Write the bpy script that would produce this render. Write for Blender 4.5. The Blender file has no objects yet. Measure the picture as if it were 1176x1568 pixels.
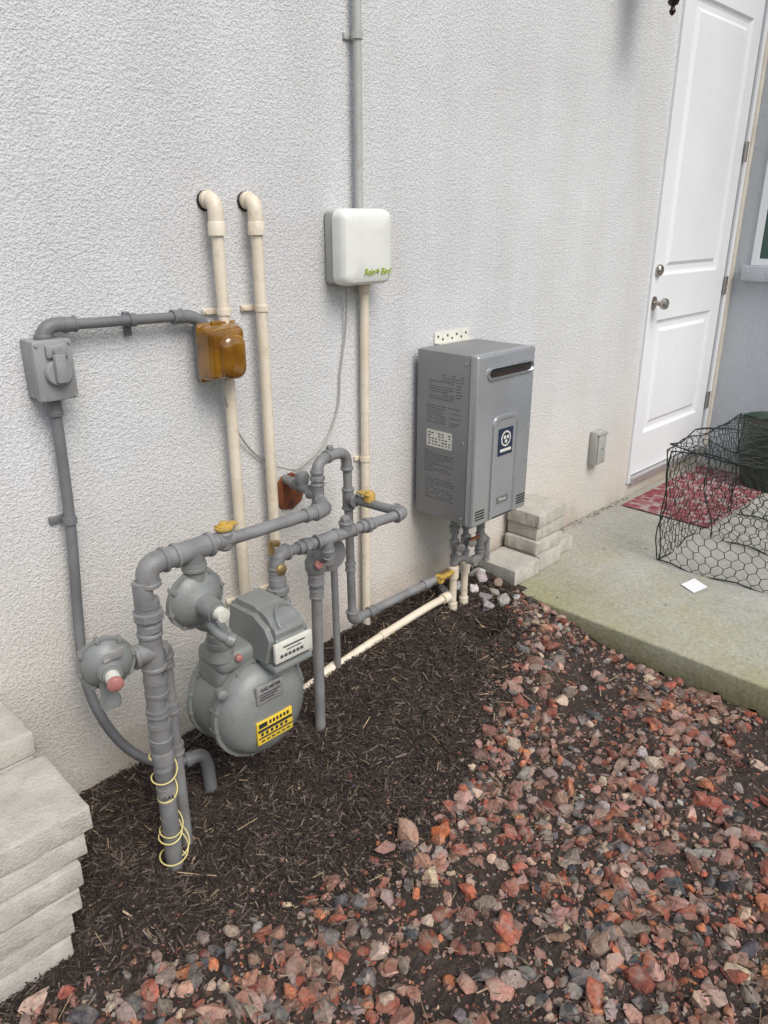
import bpy, bmesh, math, random
import numpy as np
from mathutils import Vector, Matrix
random.seed(7); rng=np.random.default_rng(11)
scene=bpy.context.scene; COL=scene.collection
V=Vector
# ------------------------------------------------------------ materials
def pm(name,c1,c2=None,scale=8.0,rough=0.6,metal=0.0,bump=0.0,bscale=60.0,detail=5.0,rv=0.1,spec=0.5,dist=0.003,contrast=(0.35,0.65),dirt=None):
    m=bpy.data.materials.new(name); m.use_nodes=True; nt=m.node_tree; N=nt.nodes; L=nt.links
    b=N["Principled BSDF"]; b.inputs["Roughness"].default_value=rough; b.inputs["Metallic"].default_value=metal
    b.inputs["Specular IOR Level"].default_value=spec
    tc=N.new("ShaderNodeTexCoord")
    if c2 is None: c2=tuple(x*0.82 for x in c1)
    nz=N.new("ShaderNodeTexNoise"); nz.inputs["Scale"].default_value=scale; nz.inputs["Detail"].default_value=detail; nz.inputs["Roughness"].default_value=0.6
    L.new(tc.outputs["Object"],nz.inputs["Vector"])
    cr=N.new("ShaderNodeValToRGB"); cr.color_ramp.elements[0].position=contrast[0]; cr.color_ramp.elements[1].position=contrast[1]
    cr.color_ramp.elements[0].color=(*c2,1); cr.color_ramp.elements[1].color=(*c1,1)
    L.new(nz.outputs["Fac"],cr.inputs["Fac"]); out=cr.outputs["Color"]
    if dirt:
        n3=N.new("ShaderNodeTexNoise"); n3.inputs["Scale"].default_value=scale*4; n3.inputs["Detail"].default_value=8; n3.inputs["Roughness"].default_value=0.7
        L.new(tc.outputs["Object"],n3.inputs["Vector"])
        r3=N.new("ShaderNodeValToRGB"); r3.color_ramp.elements[0].position=0.50; r3.color_ramp.elements[1].position=0.72
        r3.color_ramp.elements[0].color=(0,0,0,1); r3.color_ramp.elements[1].color=(0.8,0.8,0.8,1)
        L.new(n3.outputs["Fac"],r3.inputs["Fac"])
        mx=N.new("ShaderNodeMixRGB"); mx.inputs["Color2"].default_value=(*dirt,1)
        L.new(r3.outputs["Color"],mx.inputs["Fac"]); L.new(out,mx.inputs["Color1"]); out=mx.outputs["Color"]
    L.new(out,b.inputs["Base Color"])
    mr=N.new("ShaderNodeMapRange"); mr.inputs["To Min"].default_value=max(0.05,rough-rv); mr.inputs["To Max"].default_value=min(1,rough+rv)
    L.new(nz.outputs["Fac"],mr.inputs["Value"]); L.new(mr.outputs["Result"],b.inputs["Roughness"])
    if bump>0:
        n2=N.new("ShaderNodeTexNoise"); n2.inputs["Scale"].default_value=bscale; n2.inputs["Detail"].default_value=6
        L.new(tc.outputs["Object"],n2.inputs["Vector"])
        bp=N.new("ShaderNodeBump"); bp.inputs["Strength"].default_value=bump; bp.inputs["Distance"].default_value=dist
        L.new(n2.outputs["Fac"],bp.inputs["Height"]); L.new(bp.outputs["Normal"],b.inputs["Normal"])
    return m
def stucco(name,ca,cb,dirtz=True):
    m=bpy.data.materials.new(name); m.use_nodes=True; nt=m.node_tree; N=nt.nodes; L=nt.links
    b=N["Principled BSDF"]; b.inputs["Roughness"].default_value=0.8; b.inputs["Specular IOR Level"].default_value=0.3
    tc=N.new("ShaderNodeTexCoord")
    def noise(s,d=3,r=0.5,dist=0.0,sc=None):
        n=N.new("ShaderNodeTexNoise"); n.inputs["Scale"].default_value=s; n.inputs["Detail"].default_value=d; n.inputs["Roughness"].default_value=r; n.inputs["Distortion"].default_value=dist
        if sc:
            mp=N.new("ShaderNodeMapping"); mp.inputs["Scale"].default_value=sc; L.new(tc.outputs["Object"],mp.inputs["Vector"]); L.new(mp.outputs["Vector"],n.inputs["Vector"])
        else: L.new(tc.outputs["Object"],n.inputs["Vector"])
        return n
    def ramp(src,a,bb,c0=(0,0,0),c1=(1,1,1)):
        r=N.new("ShaderNodeValToRGB"); r.color_ramp.elements[0].position=a; r.color_ramp.elements[1].position=bb
        r.color_ramp.elements[0].color=(*c0,1); r.color_ramp.elements[1].color=(*c1,1); L.new(src,r.inputs["Fac"]); return r
    def math_(op,a,bv):
        q=N.new("ShaderNodeMath"); q.operation=op
        for i,x in enumerate((a,bv)):
            if isinstance(x,(int,float)): q.inputs[i].default_value=x
            else: L.new(x,q.inputs[i])
        return q.outputs[0]
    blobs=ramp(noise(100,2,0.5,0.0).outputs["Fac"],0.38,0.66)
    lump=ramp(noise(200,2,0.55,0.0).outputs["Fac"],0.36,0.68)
    fine=noise(420,3,0.6)
    big=noise(9,2,0.5)
    h=math_('ADD',math_('MULTIPLY',blobs.outputs["Color"],0.52),math_('MULTIPLY',lump.outputs["Color"],0.36))
    h=math_('ADD',h,math_('MULTIPLY',fine.outputs["Fac"],0.16)); h=math_('ADD',h,math_('MULTIPLY',big.outputs["Fac"],1.2))
    bp=N.new("ShaderNodeBump"); bp.inputs["Strength"].default_value=0.85; bp.inputs["Distance"].default_value=0.0025
    L.new(h,bp.inputs["Height"]); L.new(bp.outputs["Normal"],b.inputs["Normal"])
    base=ramp(noise(1.1,5,0.62).outputs["Fac"],0.32,0.68,ca,cb); out=base.outputs["Color"]
    stn=ramp(noise(5,5,0.65,0,(1.0,1.0,0.12)).outputs["Fac"],0.35,0.70,(0.95,0.945,0.93),(1.04,1.04,1.045))
    mxs=N.new("ShaderNodeMixRGB"); mxs.blend_type='MULTIPLY'; mxs.inputs["Fac"].default_value=1; L.new(out,mxs.inputs["Color1"]); L.new(stn.outputs["Color"],mxs.inputs["Color2"]); out=mxs.outputs["Color"]
    if dirtz:
        sx=N.new("ShaderNodeSeparateXYZ"); L.new(tc.outputs["Object"],sx.inputs[0])
        zz=math_('ADD',sx.outputs["Z"],math_('MULTIPLY',math_('SUBTRACT',noise(2.5,5,0.6).outputs["Fac"],0.5),0.8))
        dz=ramp(zz,0.0,1.1,(1,1,1),(0,0,0))
        mx=N.new("ShaderNodeMixRGB"); mx.inputs["Color2"].default_value=(0.63,0.56,0.46,1)
        L.new(math_('MULTIPLY',dz.outputs["Color"],0.8),mx.inputs["Fac"]); L.new(out,mx.inputs["Color1"])
        dz2=ramp(zz,0.02,0.20,(1,1,1),(0,0,0))
        mx2=N.new("ShaderNodeMixRGB"); mx2.inputs["Color2"].default_value=(0.33,0.27,0.21,1)
        L.new(math_('MULTIPLY',dz2.outputs["Color"],0.5),mx2.inputs["Fac"]); L.new(mx.outputs["Color"],mx2.inputs["Color1"]); out=mx2.outputs["Color"]
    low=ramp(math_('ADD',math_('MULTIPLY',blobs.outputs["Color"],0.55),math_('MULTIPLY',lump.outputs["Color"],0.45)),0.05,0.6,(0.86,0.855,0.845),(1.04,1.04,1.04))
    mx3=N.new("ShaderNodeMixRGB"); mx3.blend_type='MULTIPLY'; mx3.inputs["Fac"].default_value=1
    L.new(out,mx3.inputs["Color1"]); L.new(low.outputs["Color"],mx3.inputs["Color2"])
    L.new(mx3.outputs["Color"],b.inputs["Base Color"])
    return m
def attrmat(name,rough,bump,nscale,spec=0.4,dust=0.0):
    m=bpy.data.materials.new(name); m.use_nodes=True; nt=m.node_tree; N=nt.nodes; L=nt.links
    b=N["Principled BSDF"]; b.inputs["Roughness"].default_value=rough; b.inputs["Specular IOR Level"].default_value=spec
    a=N.new("ShaderNodeAttribute"); a.attribute_name="Col"
    tc=N.new("ShaderNodeTexCoord"); nz=N.new("ShaderNodeTexNoise"); nz.inputs["Scale"].default_value=nscale; nz.inputs["Detail"].default_value=7; nz.inputs["Roughness"].default_value=0.75
    L.new(tc.outputs["Object"],nz.inputs["Vector"])
    cr=N.new("ShaderNodeValToRGB"); cr.color_ramp.elements[0].position=0.3; cr.color_ramp.elements[1].position=0.7
    cr.color_ramp.elements[0].color=(0.40,0.38,0.36,1); cr.color_ramp.elements[1].color=(1.45,1.42,1.40,1)
    L.new(nz.outputs["Fac"],cr.inputs["Fac"])
    mx=N.new("ShaderNodeMixRGB"); mx.blend_type='MULTIPLY'; mx.inputs["Fac"].default_value=1
    L.new(a.outputs["Color"],mx.inputs["Color1"]); L.new(cr.outputs["Color"],mx.inputs["Color2"]); out=mx.outputs["Color"]
    if dust>0:
        n2=N.new("ShaderNodeTexNoise"); n2.inputs["Scale"].default_value=38; n2.inputs["Detail"].default_value=6; L.new(tc.outputs["Object"],n2.inputs["Vector"])
        r2=N.new("ShaderNodeValToRGB"); r2.color_ramp.elements[0].position=.46; r2.color_ramp.elements[1].position=.74; r2.color_ramp.elements[0].color=(0,0,0,1); r2.color_ramp.elements[1].color=(dust,dust,dust,1)
        L.new(n2.outputs["Fac"],r2.inputs["Fac"]); m2=N.new("ShaderNodeMixRGB"); m2.inputs["Color2"].default_value=(.34,.275,.225,1); L.new(r2.outputs["Color"],m2.inputs["Fac"]); L.new(out,m2.inputs["Color1"]); out=m2.outputs["Color"]
    L.new(out,b.inputs["Base Color"])
    bp=N.new("ShaderNodeBump"); bp.inputs["Strength"].default_value=bump; bp.inputs["Distance"].default_value=0.003
    L.new(nz.outputs["Fac"],bp.inputs["Height"]); L.new(bp.outputs["Normal"],b.inputs["Normal"])
    return m
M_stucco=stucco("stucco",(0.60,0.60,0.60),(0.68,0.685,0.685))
M_stucco_shade=stucco("stucco_return_shaded",(0.50,0.53,0.56),(0.57,0.60,0.63),False)  # shaded copy of the stucco: blue-grey shade of the side wall put into its colour
M_pipe=pm("grey_painted_pipe",(0.250,0.250,0.246),(0.170,0.171,0.170),14,0.46,bump=0.35,bscale=300,dirt=(0.135,0.115,0.095))
M_galv=pm("galvanised_fitting",(0.34,0.34,0.33),(0.22,0.22,0.21),25,0.42,0.35,bump=0.3,bscale=250,dirt=(0.15,0.13,0.11))
M_meter=pm("meter_grey_paint",(0.235,0.246,0.232),(0.18,0.190,0.180),8,0.38,bump=0.2,bscale=250,dirt=(0.155,0.145,0.12))
M_pvc=pm("pvc_cream",(0.76,0.69,0.56),(0.68,0.59,0.45),6,0.4,dirt=(0.5,0.39,0.27))
M_ppipe=pm("conduit_painted",(0.48,0.48,0.45),(0.40,0.40,0.375),6,0.55,dirt=(0.32,0.30,0.26))
M_cond=pm("conduit_grey",(0.185,0.188,0.192),(0.135,0.138,0.142),10,0.5,dirt=(0.12,0.105,0.09))
M_box=pm("box_grey",(0.31,0.31,0.31),(0.25,0.25,0.25),8,0.45,dirt=(0.20,0.185,0.165))
M_ctrlb=pm("controller_back",(0.42,0.42,0.39),(0.36,0.36,0.33),6,0.5)
M_ctrl=pm("controller_cover",(0.77,0.775,0.72),(0.72,0.725,0.67),3,0.30,dirt=(0.64,0.63,0.58))
M_green=pm("label_green",(0.35,0.48,0.03),None,5,0.5)
M_heat=pm("heater_grey",(0.245,0.248,0.25),(0.215,0.218,0.22),5,0.42,0.25,bump=0.03,bscale=400,dirt=(0.22,0.215,0.205))
M_heatf=pm("heater_front_grey",(0.41,0.42,0.43),(0.37,0.38,0.39),3,0.27,0.5,bump=0.02,bscale=400)
M_chrome=pm("bright_trim",(0.62,0.62,0.62),(0.5,0.5,0.5),20,0.22,0.9)
M_dark=pm("dark_void",(0.02,0.018,0.016),(0.012,0.01,0.01),20,0.6)
M_rust=pm("rust",(0.25,0.07,0.02),(0.10,0.04,0.02),35,0.85,bump=0.5,bscale=120)
M_slotrefl=pm("slot_reflection_brown",(0.10,0.05,0.03),(0.04,0.03,0.025),35,0.5,0.5)  # brown that paints the reflection inside the exhaust slot
M_brass=pm("brass",(0.50,0.36,0.15),(0.33,0.24,0.12),40,0.4,0.8)
M_yel=pm("valve_yellow",(0.58,0.36,0.05),(0.36,0.25,0.08),45,0.5)
M_yel2=pm("label_yellow",(0.80,0.56,0.05),(0.70,0.50,0.06),30,0.5)
M_white=pm("label_white",(0.70,0.69,0.61),(0.60,0.59,0.51),40,0.5)
M_ink=pm("ink",(0.03,0.03,0.035),(0.02,0.02,0.02),20,0.6)
M_ink2=pm("faded_ink",(0.085,0.087,0.09),(0.065,0.066,0.07),20,0.6)
M_silver=pm("plate_silver",(0.55,0.55,0.54),(0.45,0.45,0.44),60,0.35,0.6)
M_red=pm("red_plastic",(0.42,0.16,0.14),(0.32,0.12,0.10),40,0.6,dirt=(0.38,0.30,0.27))
M_blue=pm("label_blue",(0.015,0.03,0.07),(0.01,0.02,0.05),30,0.4)
M_door=pm("door_white",(0.80,0.81,0.82),(0.76,0.77,0.78),2,0.4,bump=0.03,bscale=200,dirt=(0.74,0.74,0.73))
M_cream=pm("trim_cream",(0.70,0.64,0.54),(0.6,0.54,0.45),10,0.6)
M_knob=pm("knob_nickel",(0.50,0.46,0.40),(0.4,0.36,0.32),20,0.25,0.95)
M_bronze=pm("bronze",(0.05,0.03,0.025),(0.03,0.02,0.018),20,0.4,0.6)
M_wire=pm("wire_dark_green",(0.014,0.024,0.020),(0.010,0.016,0.013),20,0.5,0.2)
M_yw=pm("tracer_wire",(0.70,0.60,0.25),(0.6,0.5,0.2),20,0.5)
M_cable=pm("cable_grey",(0.40,0.38,0.33),(0.33,0.31,0.27),10,0.5)
M_plgreen=pm("planter_green",(0.030,0.060,0.032),(0.018,0.038,0.022),12,0.4)
M_soil2=pm("potting_soil",(0.05,0.035,0.025),(0.03,0.02,0.015),60,0.95,bump=1,bscale=80,dist=0.02)
M_paper=pm("paper",(0.80,0.80,0.80),(0.74,0.74,0.74),6,0.7)
M_glass=pm("window_glass",(0.03,0.075,0.06),(0.02,0.05,0.04),3,0.08,0.0,spec=0.6)
M_paver=pm("paver_concrete",(0.52,0.495,0.435),(0.40,0.38,0.33),16,0.92,bump=0.9,bscale=150,dist=0.004,dirt=(0.30,0.275,0.225))
M_paver2=pm("paver_concrete_grey",(0.44,0.44,0.43),(0.33,0.33,0.325),16,0.92,bump=0.9,bscale=150,dist=0.004,dirt=(0.25,0.24,0.22))
M_amber=pm("amber_cover",(0.52,0.25,0.015),(0.26,0.105,0.007),11,0.10,spec=0.8,rv=0.04)
b=M_amber.node_tree.nodes["Principled BSDF"]; b.inputs["Transmission Weight"].default_value=0.45; b.inputs["Coat Weight"].default_value=0.6
M_stone=attrmat("lava_rock",0.8,1.0,120,dust=0.65)
M_chip=attrmat("mulch_chip",0.85,0.4,200,0.3)
def rugmat():
    m=bpy.data.materials.new("rug_pattern"); m.use_nodes=True; nt=m.node_tree; N=nt.nodes; L=nt.links
    b=N["Principled BSDF"]; b.inputs["Roughness"].default_value=0.95
    tc=N.new("ShaderNodeTexCoord"); v=N.new("ShaderNodeTexVoronoi"); v.inputs["Scale"].default_value=24; v.distance='CHEBYCHEV'
    L.new(tc.outputs["Object"],v.inputs["Vector"])
    cr=N.new("ShaderNodeValToRGB"); e=cr.color_ramp.elements
    e[0].position=0.22; e[0].color=(0.23,0.05,0.06,1); e[1].position=0.54; e[1].color=(0.36,0.29,0.27,1)
    e2=e.new(0.38); e2.color=(0.28,0.12,0.125,1)
    cr.color_ramp.interpolation='CONSTANT'
    L.new(v.outputs["Distance"],cr.inputs["Fac"]); L.new(cr.outputs["Color"],b.inputs["Base Color"]); return m
M_rug=rugmat()
def slabmat():
    m=bpy.data.materials.new("patio_concrete"); m.use_nodes=True; nt=m.node_tree; N=nt.nodes; L=nt.links
    b=N["Principled BSDF"]; b.inputs["Roughness"].default_value=0.8
    tc=N.new("ShaderNodeTexCoord")
    def noise(s,d,r=0.6):
        n=N.new("ShaderNodeTexNoise"); n.inputs["Scale"].default_value=s; n.inputs["Detail"].default_value=d; n.inputs["Roughness"].default_value=r; L.new(tc.outputs["Object"],n.inputs["Vector"]); return n.outputs["Fac"]
    def ramp(s,a,b_,c0,c1):
        r=N.new("ShaderNodeValToRGB"); r.color_ramp.elements[0].position=a; r.color_ramp.elements[1].position=b_; r.color_ramp.elements[0].color=(*c0,1); r.color_ramp.elements[1].color=(*c1,1); L.new(s,r.inputs["Fac"]); return r.outputs["Color"]
    base=ramp(noise(3,8,0.7),0.3,0.7,(0.37,0.36,0.31),(0.51,0.50,0.45))
    sx=N.new("ShaderNodeSeparateXYZ"); L.new(tc.outputs["Object"],sx.inputs[0])
    q=N.new("ShaderNodeMath"); q.operation='MULTIPLY_ADD'; q.inputs[1].default_value=2.4; L.new(noise(3.2,8,0.75),q.inputs[0]); L.new(sx.outputs["X"],q.inputs[2])
    mr=N.new("ShaderNodeMapRange"); mr.inputs["From Min"].default_value=3.3; mr.inputs["From Max"].default_value=4.3; mr.inputs["To Min"].default_value=0.75; mr.inputs["To Max"].default_value=0.0
    L.new(q.outputs[0],mr.inputs["Value"])
    mx=N.new("ShaderNodeMixRGB"); mx.inputs["Color2"].default_value=(0.34,0.32,0.14,1); L.new(mr.outputs["Result"],mx.inputs["Fac"]); L.new(base,mx.inputs["Color1"])
    q2=N.new("ShaderNodeMath"); q2.operation='MULTIPLY_ADD'; q2.inputs[1].default_value=0.10; L.new(noise(14,6,0.7),q2.inputs[0]); L.new(sx.outputs["Z"],q2.inputs[2])
    mr2=N.new("ShaderNodeMapRange"); mr2.inputs["From Min"].default_value=0.02; mr2.inputs["From Max"].default_value=0.130; mr2.inputs["To Min"].default_value=0.85; mr2.inputs["To Max"].default_value=0.0
    L.new(q2.outputs[0],mr2.inputs["Value"])
    mx2=N.new("ShaderNodeMixRGB"); mx2.inputs["Color2"].default_value=(0.15,0.13,0.045,1); L.new(mr2.outputs["Result"],mx2.inputs["Fac"]); L.new(mx.outputs["Color"],mx2.inputs["Color1"])
    sp=ramp(noise(70,8,0.75),0.35,0.65,(0.72,0.72,0.70),(1.1,1.1,1.1))
    mx3=N.new("ShaderNodeMixRGB"); mx3.blend_type='MULTIPLY'; mx3.inputs["Fac"].default_value=1; L.new(mx2.outputs["Color"],mx3.inputs["Color1"]); L.new(sp,mx3.inputs["Color2"])
    L.new(mx3.outputs["Color"],b.inputs["Base Color"])
    bp=N.new("ShaderNodeBump"); bp.inputs["Strength"].default_value=0.7; bp.inputs["Distance"].default_value=0.005; L.new(noise(60,7,0.7),bp.inputs["Height"]); L.new(bp.outputs["Normal"],b.inputs["Normal"])
    return m
M_slab=slabmat()
M_ground=pm("soil",(0.058,0.040,0.030),(0.024,0.016,0.012),9,0.95,bump=1.0,bscale=55,dist=0.02,dirt=(0.090,0.062,0.046),detail=8)

# ------------------------------------------------------------ mesh builder
class MB:
    def __init__(s): s.v=[]; s.f=[]
    def add(s,vs,fs):
        o=len(s.v); s.v+= [tuple(x) for x in vs]; s.f+=[tuple(i+o for i in f) for f in fs]; return s
    def box(s,a,b,bev=0.0,seg=2,M=None,jit=0.0):
        a=V(a);b=V(b); c=(a+b)/2; d=b-a
        bm=bmesh.new(); bmesh.ops.create_cube(bm,size=1)
        bmesh.ops.scale(bm,vec=(abs(d.x),abs(d.y),abs(d.z)),verts=bm.verts)
        if jit>0:
            bmesh.ops.subdivide_edges(bm,edges=[e for e in bm.edges if e.calc_length()>.1],cuts=11,use_grid_fill=True)
        if bev>0:
            es=[e for e in bm.edges if e.calc_face_angle(0)>0.5]
            bmesh.ops.bevel(bm,geom=es,offset=bev,segments=seg,affect='EDGES',profile=0.5)
        if jit>0:
            ex,ey,ez=abs(d.x)/2,abs(d.y)/2,abs(d.z)/2; t_=bev*1.5+1e-4
            for v in bm.verts:
                on=(abs(v.co.x)>ex-t_)+(abs(v.co.y)>ey-t_)+(abs(v.co.z)>ez-t_)
                if on>=2: v.co+=V((random.uniform(-1,1),random.uniform(-1,1),random.uniform(-.7,.2)))*jit*(2.4 if random.random()<.10 else 1)
        bmesh.ops.translate(bm,vec=c,verts=bm.verts)
        if M is not None: bmesh.ops.transform(bm,matrix=M,verts=bm.verts)
        bm.verts.index_update(); s.add([v.co for v in bm.verts],[[v.index for v in f.verts] for f in bm.faces]); bm.free(); return s
    def lathe(s,o,ax,prof,seg=24,rot=0.0):
        o=V(o); ax=V(ax).normalized(); t=V((0,0,1)) if abs(ax.z)<0.9 else V((1,0,0))
        u=ax.cross(t).normalized(); w=ax.cross(u)
        vs=[];fs=[]; n=len(prof)
        for (h,r) in prof:
            for k in range(seg):
                a=2*math.pi*k/seg+rot; vs.append(o+ax*h+(u*math.cos(a)+w*math.sin(a))*max(r,1e-5))
        for i in range(n-1):
            for k in range(seg):
                k2=(k+1)%seg; fs.append((i*seg+k,(i+1)*seg+k,(i+1)*seg+k2,i*seg+k2))
        fs.append(tuple(range(seg))); fs.append(tuple((n-1)*seg+k for k in reversed(range(seg))))
        return s.add(vs,fs)
    def cyl(s,p,q,r,seg=20,bev=0.0):
        p=V(p);q=V(q); L=(q-p).length
        pr=[(0,r),(L,r)] if bev<=0 else [(0,r-bev),(bev,r),(L-bev,r),(L,r-bev)]
        return s.lathe(p,q-p,pr,seg)
    def hexn(s,p,ax,r,h): return s.lathe(p,ax,[(0,r*.9),(h*.15,r),(h*.85,r),(h,r*.9)],6)
    def tube(s,pts,r,seg=14,closed=False):
        pts=[V(p) for p in pts]; n=len(pts); vs=[];fs=[]
        t0=(pts[1]-pts[0]).normalized(); ref=V((0,0,1)) if abs(t0.z)<0.9 else V((1,0,0)); u=t0.cross(ref).normalized()
        for i,p in enumerate(pts):
            t=((pts[min(i+1,n-1)]-p).normalized()+(p-pts[max(i-1,0)]).normalized())
            t.normalize(); u=(u-t*u.dot(t)).normalized(); w=t.cross(u)
            rr=r(i/(n-1)) if callable(r) else r
            for k in range(seg):
                a=2*math.pi*k/seg; vs.append(p+(u*math.cos(a)+w*math.sin(a))*rr)
        for i in range(n-1):
            for k in range(seg):
                k2=(k+1)%seg; fs.append((i*seg+k,i*seg+k2,(i+1)*seg+k2,(i+1)*seg+k))
        fs.append(tuple(reversed(range(seg)))); fs.append(tuple((n-1)*seg+k for k in range(seg)))
        return s.add(vs,fs)
    def coupling(s,c,ax,r,L=0.03):
        c=V(c);ax=V(ax).normalized(); p=c-ax*L/2
        return s.lathe(p,ax,[(0,r*1.05),(0.0,r*1.25),(L*.2,r*1.28),(L*.23,r*1.17),(L*.77,r*1.17),(L*.8,r*1.28),(L,r*1.25),(L,r*1.05)],22)
    def collar(s,c,ax,r,L=0.01):
        c=V(c);ax=V(ax).normalized(); return s.lathe(c-ax*L/2,ax,[(0,r*1.25),(L*.2,r*1.33),(L*.8,r*1.33),(L,r*1.25)],22)
    def union(s,c,ax,r):
        c=V(c);ax=V(ax).normalized()
        s.coupling(c,ax,r,r*3.4); s.lathe(c-ax*r*.5,ax,[(0,r*1.45),(r*.12,r*1.6),(r*.9,r*1.6),(r*1.0,r*1.45)],8); return s
    def elbow(s,p,da,db,r,L=None):
        p=V(p);da=V(da).normalized();db=V(db).normalized(); L=L or r*2.0
        s.tube(fil([p+da*L,p,p+db*L],L*0.75,7),r*1.16,18); s.collar(p+da*L,da,r,r*.5); s.collar(p+db*L,db,r,r*.5); return s
    def tee(s,p,ax,br,r):
        p=V(p);ax=V(ax).normalized();br=V(br).normalized(); L=r*2.0
        s.cyl(p-ax*L,p+ax*L,r*1.16); s.cyl(p,p+br*L,r*1.16); s.collar(p+ax*L,ax,r,r*.5); s.collar(p-ax*L,ax,r,r*.5); s.collar(p+br*L,br,r,r*.5); return s
    def obj(s,name,mat,parent=None,smooth=True,ang=38):
        me=bpy.data.meshes.new(name); me.from_pydata(s.v,[],s.f); me.update()
        bm=bmesh.new(); bm.from_mesh(me); bmesh.ops.recalc_face_normals(bm,faces=bm.faces[:]); bm.to_mesh(me); bm.free()
        me.materials.append(mat)
        if smooth:
            me.polygons.foreach_set("use_smooth",[True]*len(me.polygons))
            me.set_sharp_from_angle(angle=math.radians(ang))
        o=bpy.data.objects.new(name,me); COL.objects.link(o)
        if parent: o.parent=parent
        return o
def fil(pts,R,n=6):
    pts=[V(p) for p in pts]; out=[pts[0]]
    for i in range(1,len(pts)-1):
        a,b,c=pts[i-1],pts[i],pts[i+1]; r=min(R,(a-b).length*.49 if i>1 else (a-b).length*.98,(c-b).length*.49 if i<len(pts)-2 else (c-b).length*.98)
        p=b+(a-b).normalized()*r; q=b+(c-b).normalized()*r
        for k in range(n+1):
            t=k/n; out.append(p*(1-t)**2+b*2*t*(1-t)+q*t*t)
    out.append(pts[-1]); return out
def smoothpath(pts,n=8):
    pts=[V(p) for p in pts]; P=[pts[0]*2-pts[1]]+pts+[pts[-1]*2-pts[-2]]; out=[]
    for i in range(1,len(P)-2):
        for k in range(n):
            t=k/n; a,b,c,d=P[i-1],P[i],P[i+1],P[i+2]
            out.append(0.5*((2*b)+(c-a)*t+(2*a-5*b+4*c-d)*t*t+(3*b-a-3*c+d)*t**3))
    out.append(pts[-1]); return out
def E(name,loc=(0,0,0)):
    e=bpy.data.objects.new(name,None); e.empty_display_size=0.1; COL.objects.link(e); return e
def text(body,size,mat,parent,loc,rot,name="lettering",bold=0.0,shear=0.0,ext=0.0006):
    c=bpy.data.curves.new(name,"FONT"); c.body=body; c.size=size; c.offset=bold; c.shear=shear; c.extrude=ext
    c.align_x='CENTER'; c.align_y='CENTER'
    t=bpy.data.objects.new(name+"_c",c); COL.objects.link(t); bpy.context.view_layer.update()
    me=bpy.data.meshes.new_from_object(t); bpy.data.objects.remove(t)
    me.materials.clear(); me.materials.append(mat)
    o=bpy.data.objects.new(name,me); o.location=loc; o.rotation_euler=rot; COL.objects.link(o); o.parent=parent; return o
RF=(math.radians(90),0,0)
# ------------------------------------------------------------ ground
def ss(t): t=np.clip(t,0,1); return t*t*(3-2*t)
def gb(x,y):
    x=np.asarray(x,float); y=np.asarray(y,float)
    s=ss((x-0.6)/1.35); f=1-ss((-y-0.02)/0.85)
    z=0.115*s*f
    z=z-0.12*np.exp(-(((x-2.04)/0.080)**2+((y+0.295)/0.060)**2))
    z=z+0.022*np.exp(-(((x-1.85)/0.14)**2+((y+0.24)/0.10)**2))+0.018*np.exp(-(((x-2.0)/0.16)**2+((y+0.42)/0.06)**2))
    far=np.clip(1-np.maximum(np.abs(x)/6,np.abs(y)/6),0,1)
    z=z+far*(0.008*np.sin(5.1*x+1.3*np.sin(3.7*y))*np.cos(4.3*y+.5)+0.0045*np.sin(13*x+2*np.sin(9*y)+1)*np.sin(11*y+1.7*np.sin(8*x)))
    return z-0.02*ss((x-1.9)/.5)*ss((-y-.3)/.5)
def bound(x):
    return np.interp(x,[-1,0.35,0.72,1.05,1.22,1.40,1.585,1.84,2.1,2.27,2.4],[-.5,-.56,-.70,-.79,-.79,-.76,-.71,-.58,-.46,-.36,-.16])
def axis_coords(lo,hi,fine0,fine1,st):
    a=list(np.arange(fine0,fine1,st)); d=st; x=fine0
    L=[]
    while x>lo: d*=1.5; x-=d; L.append(x)
    Rr=[]; d=st; x=a[-1]
    while x<hi: d*=1.5; x+=d; Rr.append(x)
    return np.array(L[::-1]+a+Rr)
xs=axis_coords(-40,40,-0.4,2.5,0.010); ys=axis_coords(-40,40,-2.3,0.05,0.010)
X,Y=np.meshgrid(xs,ys); Z=gb(X,Y)+rng.normal(0,0.0018,X.shape)*(np.abs(X)<3)
Z=np.where((X>2.42)&(X<5.2)&(Y<0.2)&(Y>-4.1),Z-0.08,Z)
nx,ny=len(xs),len(ys)
vv=np.stack([X.ravel(),Y.ravel(),Z.ravel()],1)
idx=np.arange(nx*ny).reshape(ny,nx)
ff=np.stack([idx[:-1,:-1].ravel(),idx[:-1,1:].ravel(),idx[1:,1:].ravel(),idx[1:,:-1].ravel()],1)
def npmesh(name,vv,ff,mat,col=None,smooth=False):
    me=bpy.data.meshes.new(name); k=ff.shape[1]
    me.vertices.add(len(vv)); me.vertices.foreach_set("co",vv.astype(np.float32).ravel())
    me.loops.add(ff.size); me.loops.foreach_set("vertex_index",ff.astype(np.int32).ravel())
    me.polygons.add(len(ff)); me.polygons.foreach_set("loop_start",np.arange(0,ff.size,k,dtype=np.int32))
    me.update(calc_edges=True); me.validate()
    me.polygons.foreach_set("use_smooth",np.full(len(ff),smooth))
    if col is not None:
        a=me.attributes.new("Col","FLOAT_COLOR","POINT"); c4=np.concatenate([col,np.ones((len(col),1))],1); a.data.foreach_set("color",c4.astype(np.float32).ravel())
    me.materials.append(mat); o=bpy.data.objects.new(name,me); COL.objects.link(o); return o
npmesh("ground",vv,ff,M_ground,smooth=True)
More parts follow.
